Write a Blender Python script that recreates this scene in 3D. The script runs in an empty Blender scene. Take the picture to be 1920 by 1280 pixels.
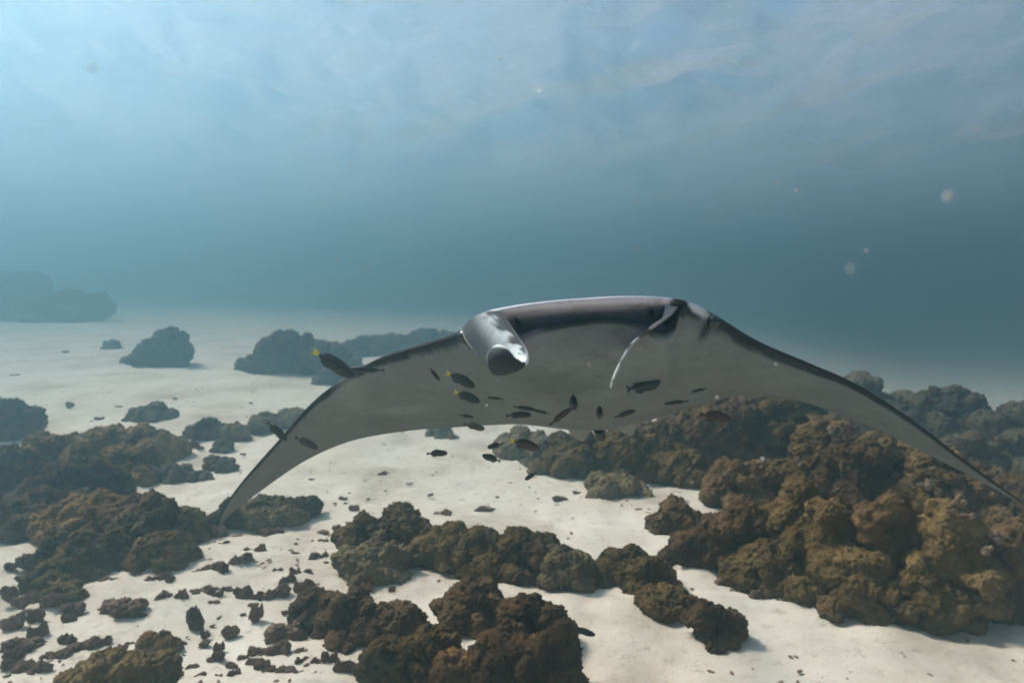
import bpy, bmesh, math, random
import numpy as np
from mathutils import Vector, noise, Euler

# ------------------------------------------------------------------ camera, sky, sun, exposure
sc = bpy.context.scene
COL = sc.collection
F = 1251.0                      # focal length in photo pixels (1920 wide)
CAM = Vector((0, 0, 1.5))
PITCH = math.atan(80 / F)
cam_d = bpy.data.cameras.new("camera")
cam = bpy.data.objects.new("camera", cam_d)
COL.objects.link(cam)
cam.location = CAM
cam.rotation_euler = (math.pi / 2 - PITCH, 0, 0)
cam_d.sensor_width = 36
cam_d.lens = 36 * F / 1920
cam_d.clip_start = 0.05
cam_d.clip_end = 600
cam_d.dof.use_dof = True
cam_d.dof.focus_distance = 1.9
cam_d.dof.aperture_fstop = 4.0
sc.camera = cam

SUN_EL = math.radians(50)
SUN_AZ = math.radians(-60)      # measured from +Y (view direction) towards +X
world = bpy.data.worlds.new("World")
sc.world = world
world.use_nodes = True
wn = world.node_tree
sky = wn.nodes.new("ShaderNodeTexSky")
sky.sky_type = 'NISHITA'
sky.sun_disc = False
sky.sun_elevation = SUN_EL
sky.sun_rotation = SUN_AZ
bg = wn.nodes["Background"]
wn.links.new(sky.outputs[0], bg.inputs[0])
bg.inputs[1].default_value = 0.05

sun_d = bpy.data.lights.new("sun", 'SUN')
sun = bpy.data.objects.new("sun", sun_d)
COL.objects.link(sun)
sun_d.energy = 5.0
sun_d.angle = math.radians(10)
sun_d.color = (1.0, 0.89, 0.77)
to_sun = Vector((math.sin(SUN_AZ) * math.cos(SUN_EL), math.cos(SUN_AZ) * math.cos(SUN_EL), math.sin(SUN_EL)))
sun.rotation_euler = to_sun.to_track_quat('Z', 'Y').to_euler()

sc.view_settings.view_transform = 'Standard'
sc.view_settings.look = 'None'
sc.view_settings.exposure = 1.52
sc.view_settings.gamma = 1
sc.render.engine = 'CYCLES'
sc.cycles.use_denoising = True
sc.cycles.volume_bounces = 1
sc.cycles.max_bounces = 6
sc.cycles.transparent_max_bounces = 12
sc.cycles.filter_width = 1.9
sc.cycles.caustics_refractive = False
sc.cycles.caustics_reflective = False
sc.cycles.sample_clamp_indirect = 6

WATER_Z = 6.2                   # height of the sea surface above the sand in front of the camera

# ------------------------------------------------------------------ helpers
def ray(px, py):
    a, b = (px - 960) / F, -(py - 640) / F
    s, c = math.sin(PITCH), math.cos(PITCH)
    return Vector((a, b * s + c, b * c - s))

def P(px, py, d):
    """Point that the photo shows at pixel (px, py), d metres in front of the camera."""
    return CAM + ray(px, py) * d

def sstep(a, b, x):
    t = min(1, max(0, (x - a) / ((b - a) or 1e-9)))
    return t * t * (3 - 2 * t)

def ground_h(x, y):
    """Large shape of the sea bed: rises to the far left, falls away to the far right."""
    az = x / max(y, 2.0)
    left = 1 - sstep(-0.65, 0.25, az)
    right = sstep(0.15, 0.7, az)
    far = max(0.0, y - 5.0)
    far = 26 * (1 - math.exp(-far / 26))
    return far * (0.058 * left - 0.11 * right) + 0.03 * math.sin(x * 1.1 + 0.6) * math.sin(y * 0.8)

def on_ground(px, py, dmax=60):
    r = ray(px, py)
    d, step = 1.2, 0.05
    while d < dmax:
        p = CAM + r * d
        if p.z <= ground_h(p.x, p.y):
            return p, d
        d += step
        step *= 1.01
    return CAM + r * dmax, dmax

def link(o, parent=None):
    COL.objects.link(o)
    if parent is not None:
        o.parent = parent
    return o

def tag(o, label=None, cat=None, group=None, kind=None):
    if label: o["label"] = label
    if cat: o["category"] = cat
    if group: o["group"] = group
    if kind: o["kind"] = kind
    return o

def empty(name, loc, rot=(0, 0, 0)):
    o = bpy.data.objects.new(name, None)
    o.empty_display_size = 0.05
    o.location = loc
    o.rotation_euler = rot
    COL.objects.link(o)
    return o

def mesh_obj(name, me, m, parent=None, smooth=True):
    if smooth:
        me.polygons.foreach_set("use_smooth", [True] * len(me.polygons))
    if m is not None and len(me.materials) == 0:
        me.materials.append(m)
    return link(bpy.data.objects.new(name, me), parent)

def pydata(name, verts, faces):
    me = bpy.data.meshes.new(name)
    me.from_pydata([tuple(v) for v in verts], [], faces)
    me.update()
    return me

# ------------------------------------------------------------------ materials
def mat(name):
    m = bpy.data.materials.new(name)
    m.use_nodes = True
    nt = m.node_tree
    return m, nt, nt.nodes["Principled BSDF"]

def N(nt, typ, **kw):
    n = nt.nodes.new(typ)
    for k, v in kw.items():
        if k.startswith("i_"):
            n.inputs[k[2:]].default_value = v
        else:
            setattr(n, k, v)
    return n

def ramp(nt, fac, stops):
    r = nt.nodes.new("ShaderNodeValToRGB")
    el = r.color_ramp.elements
    while len(el) < len(stops):
        el.new(0.5)
    for e, (p, c) in zip(el, stops):
        e.position = p
        e.color = (*c, 1)
    nt.links.new(fac, r.inputs[0])
    return r.outputs[0]

def bump(nt, height, strength, dist, prev=None):
    b = N(nt, "ShaderNodeBump")
    b.inputs["Strength"].default_value = strength
    b.inputs["Distance"].default_value = dist
    nt.links.new(height, b.inputs["Height"])
    if prev is not None:
        nt.links.new(prev, b.inputs["Normal"])
    return b.outputs[0]

def sand_material():
    m, nt, b = mat("pale_sand")
    tc = N(nt, "ShaderNodeTexCoord").outputs["Object"]
    n1 = N(nt, "ShaderNodeTexNoise", i_Scale=1.3, i_Detail=6.0, i_Roughness=0.62)
    n2 = N(nt, "ShaderNodeTexNoise", i_Scale=16.0, i_Detail=7.0, i_Roughness=0.7)
    n3 = N(nt, "ShaderNodeTexNoise", i_Scale=130.0, i_Detail=3.0)
    for n in (n1, n2, n3):
        nt.links.new(tc, n.inputs["Vector"])
    c1 = ramp(nt, n1.outputs[0], [(0.30, (0.52, 0.41, 0.33)), (0.50, (0.72, 0.60, 0.50)), (0.72, (0.80, 0.69, 0.60))])
    c2 = ramp(nt, n2.outputs[0], [(0.28, (0.50, 0.45, 0.40)), (0.44, (0.93, 0.91, 0.89)), (0.7, (1, 1, 1))])
    mx = N(nt, "ShaderNodeMix", data_type='RGBA', blend_type='MULTIPLY')
    mx.inputs[0].default_value = 0.75
    nt.links.new(c1, mx.inputs[6]); nt.links.new(c2, mx.inputs[7])
    nt.links.new(mx.outputs[2], b.inputs["Base Color"])
    b.inputs["Roughness"].default_value = 0.95
    b.inputs["Specular IOR Level"].default_value = 0.1
    nb = bump(nt, n2.outputs[0], 0.55, 0.03)
    nb = bump(nt, n3.outputs[0], 0.4, 0.004, nb)
    nt.links.new(nb, b.inputs["Normal"])
    return m

def coral_material(name, dark, mid, light, scale=1.0):
    m, nt, b = mat(name)
    tc = N(nt, "ShaderNodeTexCoord").outputs["Object"]
    n1 = N(nt, "ShaderNodeTexNoise", i_Scale=7.0 * scale, i_Detail=5.0, i_Roughness=0.6)
    n2 = N(nt, "ShaderNodeTexNoise", i_Scale=60.0 * scale, i_Detail=6.0, i_Roughness=0.7)
    v = N(nt, "ShaderNodeTexVoronoi", i_Scale=75.0 * scale)
    for n in (n1, n2, v):
        nt.links.new(tc, n.inputs["Vector"])
    oi = N(nt, "ShaderNodeObjectInfo")
    add = N(nt, "ShaderNodeMath", operation='MULTIPLY_ADD')
    add.inputs[1].default_value = 0.22
    nt.links.new(oi.outputs["Random"], add.inputs[0]); nt.links.new(n1.outputs[0], add.inputs[2])
    sub = N(nt, "ShaderNodeMath", operation='SUBTRACT')
    sub.inputs[1].default_value = 0.11
    nt.links.new(add.outputs[0], sub.inputs[0])
    c1 = ramp(nt, sub.outputs[0], [(0.30, dark), (0.52, mid), (0.72, light)])
    c2 = ramp(nt, n2.outputs[0], [(0.30, (0.42, 0.40, 0.38)), (0.52, (0.95, 0.95, 0.95)), (0.74, (1.6, 1.55, 1.45))])
    mx = N(nt, "ShaderNodeMix", data_type='RGBA', blend_type='MULTIPLY')
    mx.inputs[0].default_value = 0.8
    nt.links.new(c1, mx.inputs[6]); nt.links.new(c2, mx.inputs[7])
    nt.links.new(mx.outputs[2], b.inputs["Base Color"])
    b.inputs["Roughness"].default_value = 0.92
    b.inputs["Specular IOR Level"].default_value = 0.12
    nb = bump(nt, v.outputs["Distance"], 0.5, 0.008)
    nb = bump(nt, n2.outputs[0], 0.8, 0.012, nb)
    nt.links.new(nb, b.inputs["Normal"])
    return m

def skin_material():
    m, nt, b = mat("manta_skin")
    at = N(nt, "ShaderNodeAttribute", attribute_name="skin")
    tc = N(nt, "ShaderNodeTexCoord").outputs["Object"]
    n1 = N(nt, "ShaderNodeTexNoise", i_Scale=5.0, i_Detail=5.0, i_Roughness=0.6)
    n2 = N(nt, "ShaderNodeTexNoise", i_Scale=70.0, i_Detail=4.0)
    n3 = N(nt, "ShaderNodeTexNoise", i_Scale=26.0, i_Detail=8.0, i_Roughness=0.72)
    nt.links.new(tc, n3.inputs["Vector"])
    nt.links.new(tc, n1.inputs["Vector"]); nt.links.new(tc, n2.inputs["Vector"])
    c = ramp(nt, n1.outputs[0], [(0.28, (0.66, 0.68, 0.69)), (0.45, (0.9, 0.9, 0.9)), (0.68, (1.08, 1.07, 1.05))])
    mx = N(nt, "ShaderNodeMix", data_type='RGBA', blend_type='MULTIPLY')
    mx.inputs[0].default_value = 1.0
    nt.links.new(at.outputs["Color"], mx.inputs[6])
    c3 = ramp(nt, n3.outputs[0], [(0.30, (0.55, 0.56, 0.56)), (0.46, (0.93, 0.93, 0.93)), (0.75, (1.08, 1.08, 1.06))])
    mm = N(nt, "ShaderNodeMix", data_type='RGBA', blend_type='MULTIPLY'); mm.inputs[0].default_value = 0.7
    nt.links.new(c, mm.inputs[6]); nt.links.new(c3, mm.inputs[7]); nt.links.new(mm.outputs[2], mx.inputs[7])
    nt.links.new(mx.outputs[2], b.inputs["Base Color"])
    b.inputs["Roughness"].default_value = 0.72
    b.inputs["Specular IOR Level"].default_value = 0.18
    nt.links.new(bump(nt, n2.outputs[0], 0.45, 0.003), b.inputs["Normal"])
    return m

def flat_material(name, col, rough=0.6, spec=0.3, var=0.35, scale=40):
    m, nt, b = mat(name)
    tc = N(nt, "ShaderNodeTexCoord").outputs["Object"]
    n1 = N(nt, "ShaderNodeTexNoise", i_Scale=float(scale), i_Detail=4.0)
    nt.links.new(tc, n1.inputs["Vector"])
    lo = tuple(x * (1 - var) for x in col); hi = tuple(min(1, x * (1 + var)) for x in col)
    nt.links.new(ramp(nt, n1.outputs[0], [(0.3, lo), (0.7, hi)]), b.inputs["Base Color"])
    b.inputs["Roughness"].default_value = rough
    b.inputs["Specular IOR Level"].default_value = spec
    return m

M_SAND = sand_material()
M_CORAL = {
    "brown": coral_material("brown_coral", (0.036, 0.019, 0.009), (0.112, 0.060, 0.026), (0.220, 0.130, 0.060)),
    "olive": coral_material("olive_coral", (0.044, 0.025, 0.010), (0.132, 0.078, 0.027), (0.245, 0.155, 0.062)),
    "rust": coral_material("rust_coral", (0.080, 0.038, 0.014), (0.235, 0.122, 0.045), (0.40, 0.23, 0.095)),
    "tan": coral_material("tan_coral", (0.075, 0.050, 0.026), (0.18, 0.125, 0.066), (0.29, 0.215, 0.125)),
    "grey": coral_material("grey_brown_coral", (0.045, 0.032, 0.022), (0.110, 0.080, 0.052), (0.20, 0.15, 0.10)),
}
M_RUBBLE = coral_material("rubble", (0.15, 0.074, 0.052), (0.33, 0.18, 0.122), (0.52, 0.33, 0.225), 2.0)
M_PALE = coral_material("pale_soft_coral", (0.12, 0.075, 0.045), (0.24, 0.155, 0.10), (0.38, 0.27, 0.18), 1.5)
M_SKIN = skin_material()
M_EYE = flat_material("manta_eye", (0.012, 0.012, 0.014), 0.15, 0.6)
M_FISH = flat_material("dark_fish_skin", (0.028, 0.031, 0.026), 0.45, 0.35)
M_FISHG = flat_material("olive_fish_skin", (0.06, 0.068, 0.04), 0.45, 0.35)
M_FISHR = flat_material("ruddy_fish_skin", (0.055, 0.034, 0.028), 0.45, 0.35)
M_FIN = flat_material("dark_fish_fin", (0.045, 0.048, 0.040), 0.5, 0.3)
M_YEL = flat_material("yellow_fish_tail", (0.62, 0.55, 0.03), 0.5, 0.3, 0.15)
M_SNOW = flat_material("pale_particle", (0.42, 0.39, 0.36), 0.8, 0.2)

# ------------------------------------------------------------------ sea bed
def axis(lo, hi, n, c, k):
    """n samples from lo to hi, dense around c."""
    a = math.asinh((lo - c) / k); b = math.asinh((hi - c) / k)
    return [c + k * math.sinh(a + (b - a) * i / (n - 1)) for i in range(n)]

def make_seabed():
    xs = axis(-110, 110, 330, 0, 2.2)
    ys = axis(-60, 115, 330, 3.0, 2.2)
    vs, fs = [], []
    for y in ys:
        for x in xs:
            z = ground_h(x, y)
            near = math.exp(-((x * x + (y - 3) ** 2) / 300))
            z += near * (0.055 * noise.fractal(Vector((x * 0.9, y * 0.9, 0)), 1.0, 2.0, 3) +
                         0.030 * noise.fractal(Vector((x * 4.5, y * 4.5, 7)), 0.9, 2.0, 4))
            vs.append((x, y, z))
    n = len(xs)
    for j in range(len(ys) - 1):
        for i in range(n - 1):
            a = j * n + i
            fs.append((a, a + 1, a + n + 1, a + n))
    o = mesh_obj("sandy_seabed", pydata("sandy_seabed", vs, fs), M_SAND)
    tag(o, "pale sandy sea bed with small ripples and scattered grit", kind="structure")
make_seabed()

# ------------------------------------------------------------------ sea surface seen from below
def make_surface():
    rnd = np.random.RandomState(4)
    xs = np.array(axis(-118, 118, 420, 0, 9)); ys = np.array(axis(-70, 118, 420, 12, 9))
    X, Y = np.meshgrid(xs, ys)
    Z = np.zeros_like(X)
    wind = math.radians(35)
    for i in range(46):
        lam = 0.55 * (9.0 / 0.55) ** rnd.rand()
        th = wind + rnd.randn() * 0.5
        k = 2 * math.pi / lam
        amp = 0.018 * lam ** 0.85
        ph = rnd.rand() * 6.28
        fade = np.exp(-(np.hypot(X, Y - 10) / (lam * 28)) ** 2)
        a = np.sin(k * (X * math.cos(th) + Y * math.sin(th)) + ph + 0.8 * np.sin(0.35 * k * (Y * math.cos(th) - X * math.sin(th)) + ph * 3))
        Z += amp * a * fade
    Z += WATER_Z
    n = len(xs)
    vs = np.stack([X.ravel(), Y.ravel(), Z.ravel()], 1).tolist()
    fs = [(j * n + i, j * n + i + 1, (j + 1) * n + i + 1, (j + 1) * n + i) for j in range(len(ys) - 1) for i in range(n - 1)]
    m = bpy.data.materials.new("sea_surface"); m.use_nodes = True
    nt = m.node_tree
    nt.nodes.remove(nt.nodes["Principled BSDF"])
    out = nt.nodes["Material Output"]
    tc = N(nt, "ShaderNodeTexCoord").outputs["Object"]
    n1 = N(nt, "ShaderNodeTexNoise", i_Scale=2.2, i_Detail=4.0)
    nt.links.new(tc, n1.inputs["Vector"])
    nb = bump(nt, n1.outputs[0], 0.6, 0.12)
    tr = N(nt, "ShaderNodeBsdfTransparent"); tr.inputs[0].default_value = (0.97, 0.99, 1, 1)
    tl = N(nt, "ShaderNodeBsdfTranslucent"); tl.inputs[0].default_value = (0.90, 0.88, 0.95, 1)
    gl = N(nt, "ShaderNodeBsdfGlass"); gl.inputs["IOR"].default_value = 1.333; gl.inputs["Roughness"].default_value = 0.10
    nt.links.new(nb, tl.inputs["Normal"]); nt.links.new(nb, gl.inputs["Normal"])
    m1 = N(nt, "ShaderNodeMixShader"); m1.inputs[0].default_value = 0.82
    nt.links.new(tl.outputs[0], m1.inputs[1]); nt.links.new(gl.outputs[0], m1.inputs[2])
    m2 = N(nt, "ShaderNodeMixShader"); m2.inputs[0].default_value = 0.46
    nt.links.new(tr.outputs[0], m2.inputs[1]); nt.links.new(m1.outputs[0], m2.inputs[2])
    nt.links.new(m2.outputs[0], out.inputs["Surface"])
    o = mesh_obj("sea_surface", pydata("sea_surface", vs, fs), m)
    tag(o, "rippled sea surface seen from below with pale glints", kind="structure")
make_surface()

# the water itself: an even scattering volume round camera and scene
def make_haze():
    bm = bmesh.new()
    bmesh.ops.create_cube(bm, size=1)
    lo, hi = Vector((-125, -78, -5.2)), Vector((125, 125, WATER_Z + 0.9))
    for v in bm.verts:
        v.co = Vector((lo[i] if v.co[i] < 0 else hi[i] for i in range(3)))
    me = bpy.data.meshes.new("haze"); bm.to_mesh(me); bm.free()
    m = bpy.data.materials.new("sea_water"); m.use_nodes = True
    nt = m.node_tree
    nt.nodes.remove(nt.nodes["Principled BSDF"])
    pv = N(nt, "ShaderNodeVolumePrincipled")
    pv.inputs["Density"].default_value = 0.086
    pv.inputs["Color"].default_value = (0.26, 0.505, 0.635, 1)
    pv.inputs["Absorption Color"].default_value = (0.012, 0.028, 0.034, 1)
    pv.inputs["Anisotropy"].default_value = 0.82
    nt.links.new(pv.outputs[0], nt.nodes["Material Output"].inputs["Volume"])
    o = mesh_obj("haze", me, m, smooth=False)
    tag(o, "hazy blue green sea water", kind="stuff")
make_haze()

# ------------------------------------------------------------------ coral
TEX = {}
def tex(kind, size, depth=2):
    key = (kind, round(size, 4))
    if key not in TEX:
        t = bpy.data.textures.new("relief", kind)
        if kind == 'CLOUDS':
            t.noise_scale = size; t.noise_depth = depth
        elif kind == 'VORONOI':
            t.noise_scale = size; t.distance_metric = 'DISTANCE'
        TEX[key] = t
    return TEX[key]

_bm = bmesh.new(); bmesh.ops.create_icosphere(_bm, subdivisions=2, radius=1)
ICO_V = np.array([v.co[:] for v in _bm.verts]); ICO_F = np.array([[v.index for v in f.verts] for f in _bm.faces]); _bm.free()

def blob_mesh(name, balls, voxel, disp):
    """balls: (centre, (rx,ry,rz)); fused with a voxel remesh, then roughened."""
    k = len(balls)
    c = np.array([b[0] for b in balls]); rr = np.array([b[1] for b in balls])
    vv = (ICO_V[None] * rr[:, None] + c[:, None]).reshape(-1, 3)
    ff = (ICO_F[None] + (np.arange(k) * len(ICO_V))[:, None, None]).reshape(-1, 3)
    me = bpy.data.meshes.new(name)
    me.vertices.add(len(vv)); me.vertices.foreach_set("co", vv.ravel())
    me.loops.add(ff.size); me.loops.foreach_set("vertex_index", ff.ravel().astype(np.int32))
    me.polygons.add(len(ff)); me.polygons.foreach_set("loop_start", np.arange(0, ff.size, 3, dtype=np.int32))
    me.update(calc_edges=True)
    o = bpy.data.objects.new("relief_source", me); COL.objects.link(o)
    rm = o.modifiers.new("r", 'REMESH'); rm.mode = 'VOXEL'; rm.voxel_size = voxel
    for kind, size, strength, mid in disp:
        d = o.modifiers.new("d", 'DISPLACE'); d.texture = tex(kind, size); d.strength = strength
        d.mid_level = mid; d.texture_coords = 'LOCAL'
    dg = bpy.context.evaluated_depsgraph_get()
    out = bpy.data.meshes.new_from_object(o.evaluated_get(dg))
    out.name = name
    bpy.data.objects.remove(o); bpy.data.meshes.remove(me)
    return out

def lobe_mesh(rnd, size, voxel, knob, upright=0.0):
    """A knobbly coral lobe of half-size `size`=(rx,ry,rz), its foot at z=0."""
    rx, ry, rz = size
    balls = [((0, 0, rz * 0.26), (rx * 0.72, ry * 0.72, rz * 0.58)), ((0, 0, 0), (rx * 0.80, ry * 0.80, rz * 0.30))]
    area = (rx * ry + rx * rz + ry * rz) * 4
    puffs = []
    base = min(rx, max(rz, 0.5 * rx))
    for i in range(15):                                            # large puffs make the lobe's uneven outline
        u = rnd.uniform(0.0, 1.0); a = i * 2.4 + rnd.uniform(-.5, .5)
        q = math.sqrt(max(0, 1 - u * u))
        r = base * rnd.uniform(0.24, 0.46)
        k = max(0.3, 1 - 0.75 * r / base) * rnd.uniform(0.85, 1.12)
        c = Vector((rx * q * math.cos(a) * k, ry * q * math.sin(a) * k, rz * 0.92 * u * k))
        r2 = (r * rnd.uniform(.9, 1.25), r * rnd.uniform(.9, 1.25), r * rnd.uniform(.75, 1.05))
        puffs.append((c, r2)); balls.append((tuple(c), r2))
    cnt = int(min(280, max(40, area / (knob * knob) * 0.95)))
    for i in range(cnt):                                           # small knobs crowd over the puffs
        c, r2 = rnd.choice(puffs)
        d = Vector((rnd.gauss(0, 1), rnd.gauss(0, 1), rnd.gauss(0.25, 1)))
        out = Vector((c.x / rx, c.y / ry, c.z / rz + 0.15))
        d = (d.normalized() + out.normalized() * 0.8).normalized()
        p = Vector((c.x + d.x * r2[0] * 0.92, c.y + d.y * r2[1] * 0.92, c.z + d.z * r2[2] * 0.92))
        r = knob * rnd.uniform(0.5, 1.15)
        balls.append((tuple(p), (r * rnd.uniform(.85, 1.2), r * rnd.uniform(.85, 1.2), r * rnd.uniform(.8, 1.15))))
    return blob_mesh("lobe", balls, voxel,
                     [('CLOUDS', max(rx, rz) * rnd.uniform(0.5, 0.8), min(rx, rz) * 0.22, 0.55), ('CLOUDS', knob * 2.0, knob * 0.35, 0.5), ('CLOUDS', knob * 0.45, knob * 0.30, 0.5), ('VORONOI', knob * 0.42, -knob * 0.45, 0.3)])

def coral(label, lobes, mats=("brown",), group=None, name="coral_colony", cat="coral", seed=0, fine=1.0):
    """lobes: (px_left, px_right, py_base, py_top, depth_ratio) boxes in photo pixels; every lobe stands on the sea bed."""
    rnd = random.Random(seed)
    root = None
    for k, (x0, x1, yb, yt, dr) in enumerate(lobes):
        cx = (x0 + x1) / 2
        g, d = on_ground(cx, yb)
        rx = (x1 - x0) / 2 / F * d * (1.12 if len(lobes) > 2 else 1.0)
        ry = rx * dr
        dc = d + ry * 0.75
        rx *= dc / d
        c = CAM + ray(cx, yb) * dc
        zg = ground_h(c.x, c.y)
        top = P(cx, yt, dc).z
        rz = max(0.03, top - zg)
        if root is None:
            root = empty(name, (c.x, c.y, zg))
            tag(root, label, cat, group)
        knob = min(max(0.028, 0.0125 * dc), 0.28 * max(rx, rz)) * rnd.uniform(0.8, 1.3)
        voxel = max(0.0052 * fine * max(1, dc / 3.2), knob * 0.15, max(rx, ry, rz) / 75)
        me = lobe_mesh(rnd, (rx, ry, rz), voxel, knob)
        o = mesh_obj("lobe", me, M_CORAL[rnd.choice(mats)], root)
        o.location = (c.x - root.location.x, c.y - root.location.y, zg - root.location.z - 0.02)
    return root

G = "brown coral colonies on the sand"
# far reef and boulders fading into the water
coral("large hazy reef rise fading into the distant water at the top of the slope", [(-120, 110, 602, 505, .6), (60, 215, 604, 545, .5)], ("grey",), seed=1)
coral("lone rounded coral boulder on far sand with a small hump beside it", [(262, 357, 688, 622, .7), (236, 285, 684, 655, .7)], ("grey",), seed=2)
coral("tiny dark coral lump on the far sand above the lone boulder", [(192, 226, 655, 637, .7)], ("grey",), seed=3)
coral("broad hazy coral dome behind the wing's upper edge on far sand", [(462, 580, 700, 620, .7), (540, 660, 703, 635, .6)], ("grey",), seed=4)
coral("long low hazy reef behind the manta's shoulder", [(640, 770, 672, 632, .6), (740, 880, 668, 620, .5), (860, 990, 668, 610, .5)], ("grey",), seed=5)
coral("small hazy coral clump just behind the drooping wing's upper edge", [(596, 650, 724, 690, .7)], ("grey",), seed=6)
# mid distance, left
coral("dark grey brown coral head rising behind the largest rust coral mass", [(-60, 40, 825, 732, .8), (10, 76, 815, 760, .8)], ("grey", "brown"), seed=7)
coral("squat isolated coral head on pale sand beyond the rust coral mass", [(246, 330, 797, 755, .8), (230, 262, 796, 778, .7)], ("grey", "tan"), seed=8)
coral("twin knobbed coral clump on sand left of the drooping wing", [(354, 425, 822, 782, .8), (418, 466, 822, 786, .8)], ("grey", "tan"), seed=9)
coral("pale coral clump partly hidden by the drooping wing's edge", [(470, 525, 812, 766, .8), (515, 575, 806, 764, .8)], ("tan", "grey"), seed=10)
coral("small low coral lump below the twin knobbed clump", [(398, 438, 846, 823, .8)], ("grey",), seed=11)
coral("pair of small round coral lumps on sand near the drooping wing", [(384, 412, 878, 850, .8), (400, 443, 884, 856, .8)], ("grey", "tan"), seed=12)
# big left mass
coral("largest rust brown coral mass with stepped shaggy lobes", [
    (-90, 60, 940, 835, .8), (20, 160, 900, 815, .7), (120, 250, 880, 797, .7), (200, 345, 870, 806, .7),
    (180, 300, 915, 838, .8), (60, 220, 960, 860, .8), (-60, 120, 1010, 905, .8)], ("rust", "rust", "brown"), seed=13)
coral("brown shaggy coral ledge below the rust mass with dark hollow", [
    (90, 250, 1030, 905, .8), (200, 355, 1040, 925, .8), (300, 385, 1020, 950, .8),
    (120, 235, 1085, 985, .8), (255, 350, 1080, 990, .8)], ("rust", "olive", "brown"), seed=14)
coral("low brown coral spur running out from the rust mass onto sand", [(296, 360, 908, 862, .8), (345, 398, 906, 880, .7)], ("grey", "rust"), seed=15)
coral("small olive coral knobs at the foot of the shaggy ledge", [(75, 120, 1065, 1000, .8), (60, 150, 1105, 1055, .8), (90, 155, 1135, 1090, .7)], ("olive", "rust"), seed=16)
coral("coral clump right under the drooping wing's tip", [(405, 470, 992, 935, .7), (445, 560, 995, 926, .7), (530, 596, 980, 932, .7)], ("tan", "brown"), seed=17)
# front centre
coral("wide row of tan brown cauliflower coral across the open sand", [
    (640, 740, 1060, 950, .8), (690, 800, 1045, 946, .8), (640, 760, 1095, 1005, .7), (770, 880, 1070, 975, .8),
    (850, 960, 1080, 985, .8), (930, 1050, 1090, 982, .8), (1010, 1115, 1112, 1015, .8)], ("olive", "tan"), seed=18)
coral("diagonal chain of three coral heads leading toward open sand", [
    (1118, 1215, 1100, 1016, .8), (1170, 1262, 1120, 1035, .8), (1205, 1300, 1168, 1090, .8), (1285, 1390, 1225, 1118, .8)], ("olive", "brown"), seed=19)
coral("dark brown coral clump with small pointed knobs beside the rubble", [
    (555, 640, 1175, 1105, .8), (610, 720, 1205, 1095, .8), (660, 700, 1110, 1085, .8), (690, 790, 1200, 1118, .8), (640, 745, 1225, 1150, .8)], ("brown",), seed=20)
coral("rusty coral head with overlapping folded plates", [
    (675, 800, 1300, 1185, .8), (745, 862, 1290, 1165, .8), (800, 905, 1330, 1215, .8)], ("rust", "olive"), seed=21)
coral("darkest tall coral head in the manta's shadow", [
    (830, 940, 1190, 1090, .8), (930, 1050, 1240, 1092, .8), (880, 1010, 1320, 1150, .9), (980, 1088, 1330, 1125, .9)], ("brown",), seed=22)
coral("mossy olive dome of coral rising from the rubble field", [(105, 345, 1400, 1205, .8)], ("olive",), seed=23)
coral("small upright coral stub behind the mossy olive dome", [(262, 300, 1225, 1180, .8), (290, 338, 1235, 1174, .8)], ("olive", "rust"), seed=24)
# right
coral("smooth grey boulder coral directly beneath the manta's tail end", [(1005, 1130, 900, 800, .8), (1090, 1240, 905, 812, .8)], ("grey", "olive"), seed=25)
coral("low tan coral cushion on sand in front of the boulder coral", [(1092, 1218, 940, 890, .7)], ("tan",), seed=26)
coral("hazy coral hump between the boulder coral and open sand", [(935, 1030, 865, 800, .6), (985, 1060, 885, 815, .6)], ("tan", "grey"), seed=27)
coral("small hazy coral lump peeping below the wing's trailing edge", [(800, 852, 826, 796, .7)], ("tan",), seed=28)
coral("brown ridge of coral under the extended wing's trailing edge", [
    (1185, 1320, 870, 762, .7), (1290, 1430, 880, 722, .8), (1390, 1540, 880, 722, .8), (1220, 1330, 915, 850, .7), (1480, 1610, 890, 745, .7), (1235, 1350, 862, 740, .7), (1250, 1420, 845, 705, .6), (1380, 1570, 845, 700, .6), (1330, 1450, 850, 715, .7)], ("brown", "olive"), seed=29)
coral("round brown coral head at the sandy edge of the great mound", [(1215, 1330, 1015, 936, .8)], ("brown",), seed=30)
coral("great dark coral mound with many shaggy heads", [
    (1255, 1370, 1075, 985, .8), (1320, 1440, 1090, 905, .8), (1420, 1560, 1100, 835, .8), (1380, 1500, 1120, 1000, .8),
    (1480, 1640, 1150, 870, .8), (1590, 1740, 1165, 850, .8), (1700, 1860, 1185, 880, .8), (1810, 1990, 1190, 905, .8),
    (1540, 1680, 1170, 1010, .8), (1660, 1800, 1185, 1020, .8)], ("brown", "olive", "brown"), seed=31, fine=1.2)
coral("dark coral slope joining the great mound to the ridge under the wing", [
    (1440, 1580, 960, 800, .8), (1530, 1690, 990, 805, .8), (1650, 1800, 1010, 845, .8), (1760, 1900, 1020, 872, .8), (1860, 2010, 1030, 880, .8),
    (1330, 1450, 960, 850, .8), (1600, 1720, 920, 800, .8), (1670, 1810, 960, 822, .8), (1780, 1900, 975, 850, .8)], ("brown", "olive"), seed=34)
coral("pinkish brown coral crest behind the extended wing's tip", [(1760, 1870, 900, 800, .7), (1840, 1990, 905, 815, .7)], ("rust", "grey"), seed=32)
coral("faint dark reef in deep water beyond the extended wing", [(1530, 1720, 830, 700, .6), (1680, 1860, 850, 715, .6), (1820, 2030, 870, 745, .6)], ("grey",), seed=33)

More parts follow.
